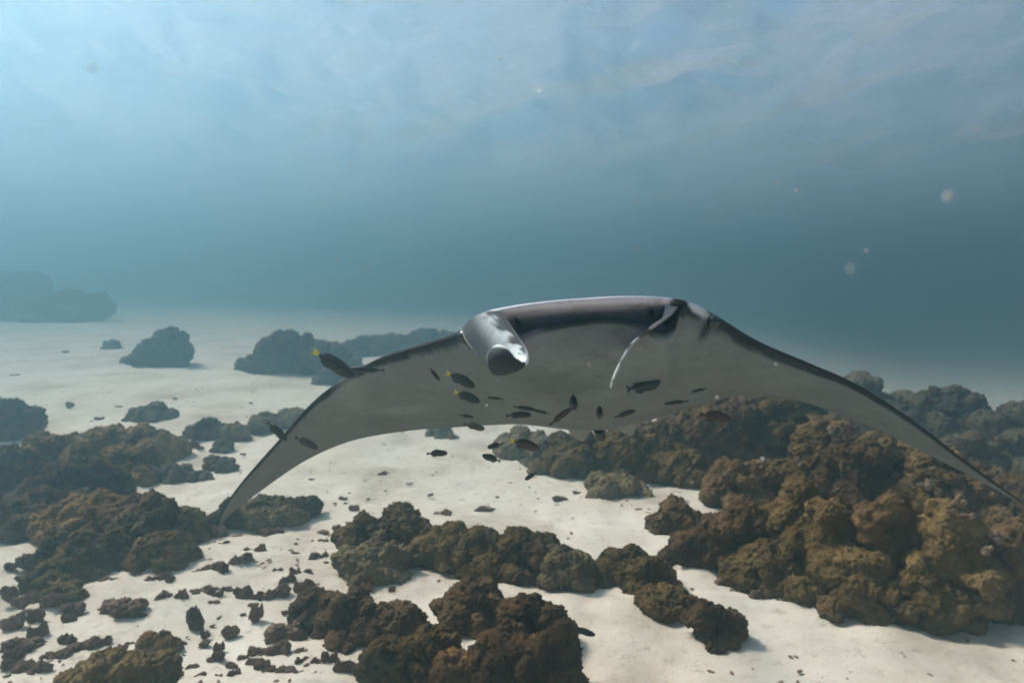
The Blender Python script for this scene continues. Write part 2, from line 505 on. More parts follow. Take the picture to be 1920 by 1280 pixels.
# ------------------------------------------------------------------ rubble
rrnd = random.Random(77)
def rubble_variant(k):
    r = random.Random(500 + k)
    balls = []
    n = r.randint(4, 8)
    x = -0.75
    for i in range(n):
        s = r.uniform(0.26, 0.46)
        balls.append(((x, r.uniform(-.25, .25), r.uniform(0.05, 0.40)), (s * r.uniform(.8, 1.4), s * r.uniform(.8, 1.2), s * r.uniform(.8, 1.25))))
        x += 1.5 / n
    me = blob_mesh("coral_rubble", balls, 0.06, [('CLOUDS', 0.5, 0.5, 0.5), ('CLOUDS', 0.15, 0.42, 0.5)])
    co = np.array([v.co[:] for v in me.vertices])
    lo, hi = co.min(0), co.max(0)
    for v in me.vertices:      # 1 wide, 1 tall, foot at zero
        v.co = ((v.co.x - (lo[0] + hi[0]) / 2) / (hi[0] - lo[0]), (v.co.y - (lo[1] + hi[1]) / 2) / (hi[0] - lo[0]), (v.co.z - lo[2]) / (hi[2] - lo[2]))
    me.update()
    return me
RUB = [rubble_variant(k) for k in range(9)]

def rubble(px, py, w, h, label, group, variant=None):
    yb = py + h * 0.5
    g, d = on_ground(px, yb)
    width = w / F * d
    height = max(0.012, h / F * d * 0.72)
    me = RUB[variant if variant is not None else rrnd.randrange(len(RUB))]
    if not me.materials:
        me.materials.append(M_RUBBLE)
        me.polygons.foreach_set("use_smooth", [True] * len(me.polygons))
    o = bpy.data.objects.new("rubble_lump", me)
    COL.objects.link(o)
    o.scale = (width, width * rrnd.uniform(0.8, 1.3), height * 1.35)
    o.location = (g.x, g.y + width * 0.3, ground_h(g.x, g.y + width * 0.3) - height * 0.22 - 0.012)
    o.rotation_euler = (rrnd.uniform(-.15, .15), rrnd.uniform(-.2, .2), rrnd.choice((0, math.pi)) + rrnd.uniform(-.45, .45))
    if group:
        shape = "flat" if h < 0.45 * w else ("upright" if h > 0.85 * w else "chunky")
        size = "" if label.startswith("small") else ("large " if w > 48 else ("small " if w < 24 else ""))
        label = size + shape + " " + label
    tag(o, label, "rubble", group)
    return o

Z5 = [(640, 700, 170, 80), (920, 690, 180, 110), (1000, 800, 200, 130), (1170, 760, 180, 90),
      (1230, 620, 260, 120), (1420, 560, 150, 140), (1520, 510, 160, 100), (1370, 970, 110, 90),
      (1650, 760, 170, 110), (1830, 700, 140, 120), (1300, 1080, 90, 80), (1310, 1130, 100, 80),
      (1260, 1170, 60, 40), (1380, 1200, 90, 70), (1440, 1160, 50, 50), (1530, 1110, 150, 90), (1660, 1120, 180, 120),
      (1800, 1140, 110, 80), (1560, 1230, 200, 100), (1780, 1250, 80, 50), (1230, 1000, 60, 60), (1350, 750, 80, 60),
      (1110, 740, 60, 50), (1620, 570, 80, 50), (1480, 650, 40, 20), (1300, 370, 120, 110),
      (1240, 300, 110, 90), (1330, 450, 90, 60), (1080, 1050, 60, 40), (760, 1040, 60, 40), (1460, 760, 60, 90), (1540, 760, 80, 70),
      (1700, 1235, 150, 70), (1880, 1190, 70, 80), (1900, 1260, 60, 40), (1190, 1260, 90, 50)]
for x, y, w, h in Z5:
    rubble(x / 3.2, 880 + y / 3.2, w / 3.2, h / 3.2, "brown rubble lump on sand between the mossy dome and the dark clump", "rubble strewn in front of the shaggy ledge")
Z5L = [(150, 560, 200, 110), (110, 650, 90, 50), (60, 920, 150, 110), (200, 880, 110, 110),
       (210, 970, 120, 120), (380, 1010, 110, 90), (80, 1090, 250, 90), (450, 1110, 220, 80), (140, 1240, 260, 120), (20, 760, 110, 110),
       (300, 1160, 200, 70), (40, 1180, 150, 80), (140, 800, 180, 110), (290, 800, 160, 110), (40, 600, 110, 60), (400, 840, 150, 100), (380, 740, 160, 80)]
for x, y, w, h in Z5L:
    rubble(x / 3.2, 880 + y / 3.2, w / 3.2, h / 3.2, "reddish brown rubble chunk heaped beside the mossy olive dome", "heaped rubble beside the mossy dome")
rubble(216, 1150, 106, 50, "long L shaped rubble slab lying alone on bright sand", None, 2)
rubble(360, 1160, 42, 56, "upright two lobed rubble lump on bright sand", None, 4)
rubble(475, 1152, 28, 46, "narrow peg shaped rubble piece standing on sand", None, 6)
rubble(530, 1188, 88, 40, "wide dark rubble piece with jagged top on sand", None, 1)
rubble(503, 1005, 54, 24, "flat rubble plate below the clump at the wing tip", None, 3)
Z6 = [(455, 245, 70, 60), (390, 170, 60, 40), (350, 355, 60, 50), (270, 425, 70, 40), (690, 735, 50, 60),
      (240, 705, 40, 40), (920, 158, 40, 25), (1800, 150, 70, 30), (625, 30, 70, 40), (500, 75, 70, 20),
      (205, 60, 40, 30), (30, 95, 50, 35), (255, 95, 45, 25), (905, 660, 40, 20), (100, 510, 70, 60), (1210, 245, 60, 25), (20, 410, 50, 30),
      (90, 445, 30, 18), (1320, 170, 25, 16), (1680, 222, 35, 12), (790, 85, 50, 14), (1720, 365, 22, 14), (405, 210, 30, 24)]
for x, y, w, h in Z6:
    rubble(520 + x / 3.2, 880 + y / 3.2, w / 3.2, h / 3.2, "small dark fragment on sand between the wing and the cauliflower row", "small fragments on the open sand")
rubble(595, 1045, 40, 30, "small tan rubble lump alone beside the cauliflower coral row", None, 5)
rubble(826, 963, 44, 17, "low dark two humped rubble piece behind the cauliflower row", None, 0)
rubble(912, 955, 36, 11, "thin dark stick of rubble lying on open sand", None, 7)
rubble(1050, 933, 36, 14, "flat grey rubble stick beside the low tan cushion", None, 8)
Z6B = [(110, 620, 80, 120), (160, 700, 140, 90), (520, 690, 90, 100), (170, 850, 150, 120), (270, 970, 60, 60), (290, 1170, 120, 120), (400, 1190, 160, 130),
       (120, 1250, 60, 50), (210, 1250, 60, 40), (140, 1150, 110, 80)]
for x, y, w, h in Z6B:
    rubble(520 + x / 3.2, 880 + y / 3.2, w / 3.2, h / 3.2, "dark lumpy rubble piece crowding the dark brown coral clump", "rubble at the foot of the dark clump")
Z4 = [(1090, 1050, 40, 30), (1050, 1020, 60, 50), (1320, 1080, 40, 15), (370, 810, 60, 40), (950, 775, 30, 15), (350, 518, 40, 20),
      (70, 650, 50, 14), (1365, 800, 24, 20), (640, 820, 50, 10), (530, 890, 60, 18)]
for x, y, w, h in Z4:
    rubble(x / 2.909, 480 + y / 2.909, w / 2.909, h / 2.909, "small grey fragment on the far bright sand", "small fragments on the far sand")
rubble(1375, 1099, 60, 24, "flat rubble lump on the sand lane beside the great mound", None, 2)
rubble(1432, 1116, 50, 30, "round rubble lump against the foot of the great mound", None, 5)

xr = random.Random(21)
for i in range(84):
    t = xr.random()
    x = xr.uniform(-10, 560) if t < .6 else xr.uniform(330, 640)
    y = xr.uniform(1080, 1285) if t < .6 else xr.uniform(1000, 1120)
    w = xr.uniform(9, 42)
    rubble(x, y, w, w * xr.uniform(.3, 1.0), "small broken coral bit lying among larger rubble on the sand", "small bits among the rubble")

# tiny grit flecks on the sand, too many to count
def make_grit():
    r = random.Random(9)
    bm = bmesh.new()
    for i in range(2600):
        y = 2.2 + 7.5 * r.random() ** 1.6
        x = r.uniform(-0.85, 0.85) * y
        if noise.noise(Vector((x * 1.3, y * 1.3, 3))) < r.uniform(-0.35, 0.5):
            continue
        s = r.uniform(0.003, 0.011)
        ret = bmesh.ops.create_icosphere(bm, subdivisions=1, radius=s)
        z = ground_h(x, y) + 0.055 * noise.fractal(Vector((x * 0.9, y * 0.9, 0)), 1.0, 2.0, 3) * 0.97
        a = r.uniform(0, 3.1)
        for v in ret["verts"]:
            q = Vector((v.co.x * 1.9, v.co.y, v.co.z * 0.7))
            q = Vector((q.x * math.cos(a) - q.y * math.sin(a), q.x * math.sin(a) + q.y * math.cos(a), q.z))
            v.co = q * r.uniform(.8, 1.2) + Vector((x, y, z + 0.003))
    me = bpy.data.meshes.new("sand_grit"); bm.to_mesh(me); bm.free()
    tag(mesh_obj("sand_grit", me, M_RUBBLE), "fine dark coral grit scattered over the pale sand", kind="stuff")
make_grit()

# pale tufts growing on the great mound
def make_tufts():
    bpy.context.view_layer.update()
    dg = bpy.context.evaluated_depsgraph_get()
    r = random.Random(15)
    for k, (x, y, s) in enumerate([(1742, 915, 26), (1758, 932, 20), (1786, 925, 24), (1800, 950, 26), (1778, 960, 20), (1812, 975, 22), (1858, 1010, 26), (1842, 1030, 20),
                                   (1500, 868, 18), (1560, 815, 22), (1672, 890, 18), (1292, 905, 16)]):
        d = ray(x, y).normalized()
        ok, loc, nrm, idx, ob, mt = sc.ray_cast(dg, CAM, d)
        if not ok or not ob.name.startswith("lobe"):
            continue
        rad = s / F * (loc - CAM).length * 0.5
        t = empty("soft_coral_tuft", loc)
        tag(t, "pale frilly soft coral tuft growing on the great dark mound" if k < 8 else "small pale soft coral tuft on the brown ridge", "soft coral", "pale tufts on the mound" if k < 8 else "pale tufts on the ridge")
        for q in range(5):
            balls = []
            a = r.uniform(0, 6.28); dirv = (nrm + Vector((r.uniform(-.9, .9), r.uniform(-.9, .9), r.uniform(-.3, .9)))).normalized()
            for m in range(7):
                f = m / 6
                c = dirv * rad * (0.1 + 0.9 * f) + Vector((r.uniform(-.2, .2), r.uniform(-.2, .2), r.uniform(-.2, .2))) * rad * f
                b = rad * (0.18 + 0.22 * f * r.uniform(.7, 1.3))
                balls.append((tuple(c), (b, b, b)))
            me = blob_mesh("frond", balls, rad * 0.085, [('CLOUDS', rad * 0.25, rad * 0.22, 0.5)])
            mesh_obj("frond", me, M_PALE, t)
make_tufts()

# ------------------------------------------------------------------ manta ray
def catmull(pts, n):
    """Resample control tuples to n points, centripetal by index."""
    pts = np.array(pts, float)
    k = len(pts)
    out = []
    for i in range(n):
        t = i / (n - 1) * (k - 1)
        j = min(int(t), k - 2); u = t - j
        p0, p1, p2, p3 = pts[max(j - 1, 0)], pts[j], pts[j + 1], pts[min(j + 2, k - 1)]
        out.append(0.5 * (2 * p1 + (p2 - p0) * u + (2 * p0 - 5 * p1 + 4 * p2 - p3) * u * u + (3 * p1 - p0 - 3 * p2 + p3) * u ** 3))
    return np.array(out)

# spanwise stations: leading edge (px, py, depth), trailing edge (px, py, depth), belly, back thickness, mouth opening (m)
ST = [
    (410, 981, 2.78, 412, 983, 2.79, .002, .002, 0),
    (420, 953, 2.72, 446, 953, 2.80, .006, .006, 0),
    (450, 908, 2.60, 500, 912, 2.80, .010, .010, 0),
    (520, 828, 2.42, 575, 862, 2.78, .018, .014, 0),
    (600, 742, 2.22, 660, 826, 2.76, .030, .020, 0),
    (700, 677, 2.02, 760, 808, 2.74, .045, .030, 0),
    (790, 646, 1.87, 850, 801, 2.74, .060, .045, 0),
    (862, 622, 1.74, 915, 797, 2.75, .080, .06, 0),
    (900, 592, 1.62, 965, 795, 2.76, .095, .07, 0),
    (938, 580, 1.55, 1005, 798, 2.77, .11, .075, .064),
    (1010, 569, 1.505, 1045, 803, 2.78, .12, .08, .040),
    (1090, 562, 1.49, 1085, 807, 2.79, .125, .08, .029),
    (1170, 558, 1.48, 1130, 806, 2.77, .12, .08, .031),
    (1240, 560, 1.50, 1180, 798, 2.74, .11, .075, .063),
    (1290, 568, 1.54, 1235, 783, 2.67, .095, .07, 0),
    (1340, 592, 1.60, 1300, 762, 2.56, .08, .06, 0),
    (1420, 640, 1.67, 1385, 742, 2.42, .060, .045, 0),
    (1520, 683, 1.77, 1480, 748, 2.32, .045, .030, 0),
    (1600, 718, 1.84, 1565, 773, 2.26, .032, .022, 0),
    (1700, 780, 1.92, 1672, 818, 2.21, .022, .016, 0),
    (1800, 856, 2.00, 1782, 873, 2.17, .013, .011, 0),
    (1885, 918, 2.06, 1874, 921, 2.14, .007, .006, 0),
    (1930, 950, 2.10, 1928, 951, 2.105, .002, .002, 0),
]
def make_manta():
    NS = 221
    S = catmull(ST, NS)
    head = catmull([(0,)] * 9 + [(.75,)] + [(1,)] * 3 + [(.75,)] + [(0,)] * 9, NS)[:, 0]
    L = np.array([P(*s[:3])[:] for s in S]); T = np.array([P(*s[3:6])[:] for s in S])
    mid = (L + T) / 2
    span = np.gradient(mid, axis=0)
    root = empty("manta_ray", tuple(mid[NS // 2]))
    org = mid[NS // 2]
    verts, cols = [], []
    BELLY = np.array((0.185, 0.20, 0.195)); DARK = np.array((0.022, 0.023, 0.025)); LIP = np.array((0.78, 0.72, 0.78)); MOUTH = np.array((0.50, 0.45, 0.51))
    NB, NM, NU = 26, 13, 34
    prof_n = None
    for i in range(NS):
        e = T[i] - L[i]; ch = np.linalg.norm(e); e /= max(ch, 1e-6)
        t = span[i] / np.linalg.norm(span[i])
        n = np.cross(t, e); n /= np.linalg.norm(n)
        if n[2] > 0: n = -n
        belly, back, mo = S[i][6], S[i][7], max(0, S[i][8])
        h = max(0.0, min(1.0, head[i]))
        pts, col = [], []
        wob = noise.fractal(Vector((i * 0.11, 3.0, 0)), 1, 2, 4)
        wob2 = noise.fractal(Vector((i * 0.35, 8.0, 0)), 1, 2, 4)
        s_abs = abs(i / (NS - 1) - 0.5) * 2
        # back: trailing edge -> leading edge
        for k in range(NB):
            c = 1 - k / NB
            z = back * (math.sin(math.pi * c ** 0.85) if 0 < c < 1 else 0)
            pts.append(L[i] + e * ch * c - n * z)
            col.append(DARK * (1 + 0.5 * (c > .9)))
        # lip and mouth cavity (collapses to the plain rounded leading edge on the wings)
        edge = 0.003 + 0.007 * min(1, belly / 0.1)
        for k in range(NM):
            u = k / (NM - 1)
            # plain rounded nose
            a = math.pi * (u - 0.5)
            plain = L[i] + n * (edge * math.sin(a) * 0.9 + edge * 0.5) - e * (edge * math.cos(a) * 0.6) + e * 0.001
            # mouth: upper lip (u<.25) -> palate -> back wall -> lower lip (u>.8)
            q = [(0.0, -0.004), (-0.008, 0.000), (-0.009, 0.005), (-0.004, 0.0095), (0.02, 0.010), (0.07, 0.006), (0.13, 0.008),
                 (0.15, 0.022), (0.13, 0.036), (0.085, 0.040), (0.05, 0.042), (0.040, 0.048), (0.046, 0.056)][k]
            sc_ = mo / 0.042 if mo > 0 else 0
            mouth = L[i] + e * q[0] + n * (q[1] if k < 4 else 0.0095 + (q[1] - 0.0095) * sc_)
            w = sstep(0.02, 0.5, h) * (1 if mo > 0.002 else 0)
            pts.append(plain * (1 - w) + mouth * w)
            mc = LIP if 1 <= k <= 3 else (MOUTH if k < 10 else DARK * 1.6)
            if k == 0: mc = DARK
            pc = DARK * 1.2
            col.append(pc * (1 - w) + mc * w)
        # belly: leading edge -> trailing edge
        for k in range(1, NU + 1):
            c = (k / NU) ** 1.5 * 0.999
            w = sstep(0.02, 0.5, h) * (1 if mo > 0.002 else 0)
            z = belly * (math.sin(math.pi * c ** 0.55) ** 0.9 if c < 1 else 0)
            start = (edge * 1.4) * (1 - w) + 0.052 * w * max(0.6, mo / 0.042)
            z = max(z, 0) * (1 - 0.0) + start * max(0, 1 - c * 3.2) * (1 - min(1, z / (start + 1e-6)) * 0.6)
            off = 0.046 * w * max(0, 1 - c * 2.2)
            p = L[i] + e * (ch * c * (1 - 0.0) + off) + n * z
            # gill creases are shallow grooves on the breast
            pts.append(p)
            band = (0.002 + 0.030 * s_abs) * (1 + 0.45 * wob + 0.35 * wob2) * (1 - w)
            f = 1 - sstep(band * 0.75, band * 1.2, c)
            if w > 0: f = max(f, w * (1 - sstep(0.0008, 0.006, c)))
            te = sstep(0.93, 1.0, c) * 0.35
            cc = BELLY * (1 - f) + DARK * 1.3 * f
            cc = cc * (1 - te)
            # dusky smear across the rear of the drooping wing
            col.append(cc)
        verts.append(pts); cols.append(col)
    V = np.array(verts); M = V.shape[1]
    # shoulder colours: painted highlights and dark bars either side of the head
    C = np.array(cols)
    vs = (V - org).reshape(-1, 3)
    fs = []
    for i in range(NS - 1):
        for k in range(M):
            a, b = i * M + k, i * M + (k + 1) % M
            fs.append((a, b, b + M, a + M))
    fs.append(tuple(range(M))); fs.append(tuple((NS - 1) * M + k for k in reversed(range(M))))
    me = pydata("body", vs, fs)
    bm = bmesh.new(); bm.from_mesh(me); bmesh.ops.recalc_face_normals(bm, faces=bm.faces); bm.to_mesh(me); bm.free()
    at = me.color_attributes.new("skin", 'FLOAT_COLOR', 'POINT')
    cc = np.ones((len(vs), 4)); cc[:, :3] = C.reshape(-1, 3)
    # markings and painted highlights placed by where they sit on the body: (px, py, radius px along, across, angle, colour, strength)
    marks = [(1262, 582, 34, 14, -52, DARK, 1.0), (1326, 612, 26, 8, -62, DARK, .9), (876, 636, 22, 6, 58, DARK, .9),
             (1312, 582, 24, 8, 38, (.75, .76, .78), 1.0), (888, 604, 26, 8, -48, (.8, .82, .85), 1.0),  # both pale patches paint highlights into the skin, at shoulder and fin root
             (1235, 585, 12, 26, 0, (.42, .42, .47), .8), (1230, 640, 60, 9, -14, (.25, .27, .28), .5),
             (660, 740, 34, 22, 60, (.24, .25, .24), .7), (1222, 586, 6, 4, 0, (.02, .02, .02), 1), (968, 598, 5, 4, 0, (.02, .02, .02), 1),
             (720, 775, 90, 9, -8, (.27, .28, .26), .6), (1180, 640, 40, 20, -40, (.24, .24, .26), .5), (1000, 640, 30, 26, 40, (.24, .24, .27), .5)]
    s_, c_ = math.sin(PITCH), math.cos(PITCH)
    W = V.reshape(-1, 3) - np.array(CAM[:])
    dep = W[:, 1] * c_ - W[:, 2] * s_
    px = 960 + F * W[:, 0] / dep; py = 640 - F * (W[:, 1] * s_ + W[:, 2] * c_) / dep
    bellyv = (np.arange(len(vs)) % M) >= NB
    for mx, my, ra, rb, ang, colr, st in marks:
        a = math.radians(ang); dx, dy = px - mx, py - my
        u = (dx * math.cos(a) + dy * math.sin(a)) / ra; v = (-dx * math.sin(a) + dy * math.cos(a)) / rb
        w = np.clip(1.35 - np.sqrt(u * u + v * v), 0, 0.5) * 2 * st * bellyv
        cc[:, :3] = cc[:, :3] * (1 - w[:, None]) + np.array(colr) * w[:, None]
    at.data.foreach_set("color", cc.ravel())
    mesh_obj("body", me, M_SKIN, root)
    tag(root, "grey bellied manta ray gliding head on over the reef with one wing drooping", "manta ray")

    # ---- head fins as rolled sheets with thickness
    def sheet(name, rows, nu, nv, thick, colour, label=None):
        R = np.array([catmull(r, nv) for r in rows])            # rows x nv x 3 (px,py,d)
        G_ = np.array([catmull(R[:, j], nu) for j in range(nv)]).transpose(1, 0, 2)
        Pn = np.array([[P(*q)[:] for q in row] for row in G_])
        du = np.gradient(Pn, axis=0); dv = np.gradient(Pn, axis=1)
        nn = np.cross(du, dv); nn /= (np.linalg.norm(nn, axis=2, keepdims=True) + 1e-9)
        uu = np.linspace(0, 1, nu)[:, None]; vv = np.linspace(0, 1, nv)[None, :]
        prof = (np.sin(np.pi * np.clip(vv * 0.94 + 0.03, 0, 1)) ** 0.4) * np.clip((1.03 - uu) * 6, 0, 1) ** 0.5
        hh = (thick / 2 * prof)[:, :, None]
        A, B = Pn + nn * hh, Pn - nn * hh
        vs, cs, fs = [], [], []
        for side, arr in ((0, A), (1, B)):
            for i in range(nu):
                for j in range(nv):
                    vs.append(arr[i, j] - org); cs.append((*colour(i / (nu - 1), j / (nv - 1), side), 1))
        K = nu * nv
        for i in range(nu - 1):
            for j in range(nv - 1):
                a = i * nv + j
                fs.append((a, a + 1, a + nv + 1, a + nv)); fs.append((K + a, K + a + nv, K + a + nv + 1, K + a + 1))
        loop = [(0, j) for j in range(nv)] + [(i, nv - 1) for i in range(1, nu)] + [(nu - 1, j) for j in range(nv - 2, -1, -1)] + [(i, 0) for i in range(nu - 2, 0, -1)]
        ids = [i * nv + j for i, j in loop]
        for a, b in zip(ids, ids[1:] + ids[:1]):
            fs.append((b, a, K + a, K + b))
        me = pydata(name, vs, fs)
        bm = bmesh.new(); bm.from_mesh(me); bmesh.ops.recalc_face_normals(bm, faces=bm.faces); bm.to_mesh(me); bm.free()
        at = me.color_attributes.new("skin", 'FLOAT_COLOR', 'POINT')
        at.data.foreach_set("color", np.array(cs).ravel())
        o = mesh_obj(name, me, M_SKIN, root)
        if label: o["label"] = label
        return o
    WHITE = np.array((.74, .75, .77)); GREY = np.array((.065, .07, .078)); DK = np.array((.030, .032, .033))
    def c_left(u, v, side):
        if u < 0.55:
            base = GREY + (WHITE - GREY) * min(1, sstep(0.35, 0.75, v) * (0.45 + u * 1.3) + (1 - sstep(0.02, 0.07, v)) * (1 - sstep(.15, .3, u)))  # white on the left rim near the root paints in its sunlit edge
            nz = noise.fractal(Vector((u * 22, v * 9, 1)), 1, 2, 3) * 0.16
            edge_w = 0.30 - 0.42 * u + nz
            f = sstep(1 - edge_w - .05, 1 - edge_w + .05, v) * (1 - sstep(0.34, 0.46, u)) * (1 - sstep(.965, .985, v) * 0.8)
            base = base * (1 - f) + DK * f
            return base
        f = sstep(0.90, 0.95, u) + (1 - sstep(0.02, 0.10, v)) * .8 * sstep(.72, .8, u)
        f = min(1, f)
        base = DK * 1.2
        return base * (1 - f) + WHITE * f
    sheet("cephalic_fin", [
        [(868, 618, 1.70), (885, 602, 1.64), (910, 590, 1.58), (941, 584, 1.545)],
        [(874, 636, 1.66), (892, 622, 1.59), (922, 606, 1.52), (955, 606, 1.48)],
        [(888, 654, 1.60), (908, 645, 1.53), (940, 632, 1.45), (972, 631, 1.41)],
        [(904, 672, 1.54), (925, 668, 1.47), (958, 656, 1.40), (986, 652, 1.36)],
        [(916, 686, 1.48), (938, 684, 1.42), (968, 672, 1.36), (990, 667, 1.325)],
        [(923, 696, 1.42), (944, 695, 1.38), (970, 686, 1.335), (988, 678, 1.305)],
        [(924, 699, 1.37), (944, 696, 1.335), (966, 689, 1.305), (982, 682, 1.29)],
        [(918, 688, 1.325), (936, 688, 1.30), (956, 684, 1.285), (974, 677, 1.28)],
        [(915, 670, 1.31), (930, 671, 1.285), (948, 671, 1.275), (965, 670, 1.275)],
        [(920, 657, 1.315), (932, 657, 1.29), (944, 659, 1.28), (957, 662, 1.28)],
        [(929, 649, 1.33), (937, 648, 1.305), (944, 650, 1.295), (951, 654, 1.29)]],
        72, 30, 0.016, c_left, "curled head fin with white inner face and dark rolled end")
    def c_right(u, v, side):
        nz = noise.fractal(Vector((u * 14, v * 5, 4)), 1, 2, 3)
        if u < 0.42:
            f = sstep(0.35, 0.5, v + nz * .1)
            return (np.array((.36, .36, .40)) * f + DK * (1 - f)) if u < .3 else DK * 1.5
        g = DK * 2 + (WHITE - DK * 2) * sstep(-0.25, 0.25, nz + (u - .42) * .6)
        return g
    sheet("cephalic_fin", [
        [(1296, 570, 1.60), (1278, 572, 1.56), (1262, 572, 1.53), (1248, 572, 1.51)],
        [(1266, 592, 1.58), (1256, 592, 1.54), (1248, 593, 1.50), (1242, 596, 1.47)],
        [(1236, 611, 1.57), (1231, 610, 1.52), (1227, 610, 1.47), (1224, 610, 1.43)],
        [(1209, 628, 1.56), (1207, 627, 1.50), (1205, 627, 1.45), (1204, 626, 1.40)],
        [(1187, 645, 1.55), (1186, 645, 1.49), (1185, 644, 1.43), (1184, 644, 1.38)],
        [(1171, 668, 1.54), (1170, 668, 1.48), (1170, 667, 1.42), (1169, 667, 1.365)],
        [(1158, 693, 1.52), (1158, 693, 1.46), (1157, 692, 1.41), (1157, 692, 1.36)],
        [(1149, 714, 1.48), (1149, 714, 1.44), (1148, 714, 1.40), (1148, 714, 1.365)],
        [(1146, 727, 1.43), (1146, 727, 1.41), (1145, 727, 1.39), (1145, 727, 1.375)]],
        60, 16, 0.0045, c_right, "uncurled head fin hanging edge on with a thin white rim")

    # ---- eyes, pelvic fins, tail
    for (x, y, d, r) in ((871, 631, 1.695, .017), (1337, 603, 1.585, .017)):
        bm = bmesh.new(); bmesh.ops.create_uvsphere(bm, u_segments=16, v_segments=10, radius=r)
        me = bpy.data.meshes.new("eye"); bm.to_mesh(me); bm.free()
        o = mesh_obj("eye", me, M_EYE, root); o.location = P(x, y, d) - Vector(org)
    def c_pelv(u, v, side):
        return np.array((.30, .31, .29)) if side == 0 else np.array((.30, .31, .29))
    sheet("pelvic_fin", [[(1058, 795, 2.62), (1085, 795, 2.60), (1112, 797, 2.62)], [(1066, 806, 2.72), (1086, 808, 2.72), (1108, 806, 2.72)],
                         [(1078, 818, 2.82), (1090, 822, 2.82), (1102, 816, 2.82)], [(1088, 824, 2.86), (1093, 825, 2.87), (1098, 823, 2.86)]], 14, 10, .014, c_pelv)
    sheet("pelvic_fin", [[(1150, 794, 2.60), (1170, 792, 2.60), (1192, 789, 2.62)], [(1160, 802, 2.70), (1175, 802, 2.70), (1192, 798, 2.70)],
                         [(1170, 810, 2.80), (1180, 811, 2.80), (1190, 806, 2.80)], [(1180, 814, 2.84), (1184, 815, 2.85), (1188, 812, 2.84)]], 14, 10, .014, c_pelv)
    # whip tail trailing away behind the body
    path = [np.array(P(1122, 803, 2.70)[:]) - org]
    dirn = np.array(P(1122, 803, 2.70)[:]) - np.array(P(1090, 640, 1.6)[:]); dirn /= np.linalg.norm(dirn)
    path += [path[0] + dirn * s * 1.1 + np.array((0, 0, 0.20)) * s * s for s in np.linspace(.1, 1, 12)]
    vs, fs = [], []
    for i, p in enumerate(path):
        r = 0.022 * (1 - i / 13) + .002
        for k in range(8):
            a = k / 8 * 6.2832
            vs.append(p + np.array((r * math.cos(a), 0, r * math.sin(a))))
    for i in range(len(path) - 1):
        for k in range(8):
            a, b = i * 8 + k, i * 8 + (k + 1) % 8
            fs.append((a, b, b + 8, a + 8))
    fs.append(tuple(range(8))); fs.append(tuple((len(path) - 1) * 8 + k for k in range(8)))
    me = pydata("tail", vs, fs)
    at = me.color_attributes.new("skin", 'FLOAT_COLOR', 'POINT')
    at.data.foreach_set("color", np.tile(np.array((.03, .03, .033, 1.)), len(vs)))
    mesh_obj("tail", me, M_SKIN, root)
make_manta()

# ------------------------------------------------------------------ fish
def fish_meshes(deep, bend):
    """Body along +X (head) from -0.5 to 0.5, one continuous mesh; fins separate."""
    n, m = 18, 12
    vs, fs = [], []
    for i in range(n):
        u = i / (n - 1)                       # 0 head .. 1 tail root
        hgt = deep * 0.5 * (math.sin(math.pi * min(1, u * 0.955 + 0.008) ** 0.72)) ** 0.85 + 0.012
        wid = hgt * 0.52
        x = 0.5 - u * 0.84
        y = bend * math.sin(u * 2.6) * 0.10
        for k in range(m):
            a = k / m * 2 * math.pi
            vs.append((x, y + wid * math.cos(a), hgt * math.sin(a)))
    for i in range(n - 1):
        for k in range(m):
            a, b = i * m + k, i * m + (k + 1) % m
            fs.append((a, a + m, b + m, b))
    fs.append(tuple(reversed(range(m)))); fs.append(tuple((n - 1) * m + k for k in range(m)))
    body = pydata("body", vs, fs)
    ty = bend * math.sin(2.6) * 0.10
    def plate(name, outline, y0, y1, th=0.006):
        k = len(outline); vv = []
        for s in (-1, 1):
            for (x, z) in outline:
                f = (0.5 - x)
                vv.append((x, y0 + (y1 - y0) * f + s * th, z))
        ff = [tuple(reversed(range(k))), tuple(range(k, 2 * k))] + [(i, (i + 1) % k, (i + 1) % k + k, i + k) for i in range(k)]
        return pydata(name, vv, ff)
    d = deep
    tail = plate("tail_fin", [(-0.32, 0.022), (-0.40, d * .18), (-0.50, d * .32), (-0.47, d * .12), (-0.465, 0), (-0.47, -d * .12), (-0.50, -d * .32), (-0.40, -d * .18), (-0.32, -0.022)], ty, ty - bend * .05)
    dorsal = plate("dorsal_fin", [(0.26, d * .36), (0.18, d * .60), (0.0, d * .64), (-0.18, d * .52), (-0.27, d * .34), (-0.2, d * .2), (0.2, d * .3)], bend * .06, bend * .06)
    anal = plate("anal_fin", [(0.02, -d * .38), (-0.08, -d * .60), (-0.22, -d * .46), (-0.27, -d * .26), (-0.1, -d * .25)], bend * .06, bend * .06)
    pect = plate("pectoral_fin", [(0.22, -0.02), (0.12, d * .02), (0.06, -d * .22), (0.14, -d * .26)], d * .27, d * .27)
    return body, tail, dorsal, anal, pect
FISHM = {}
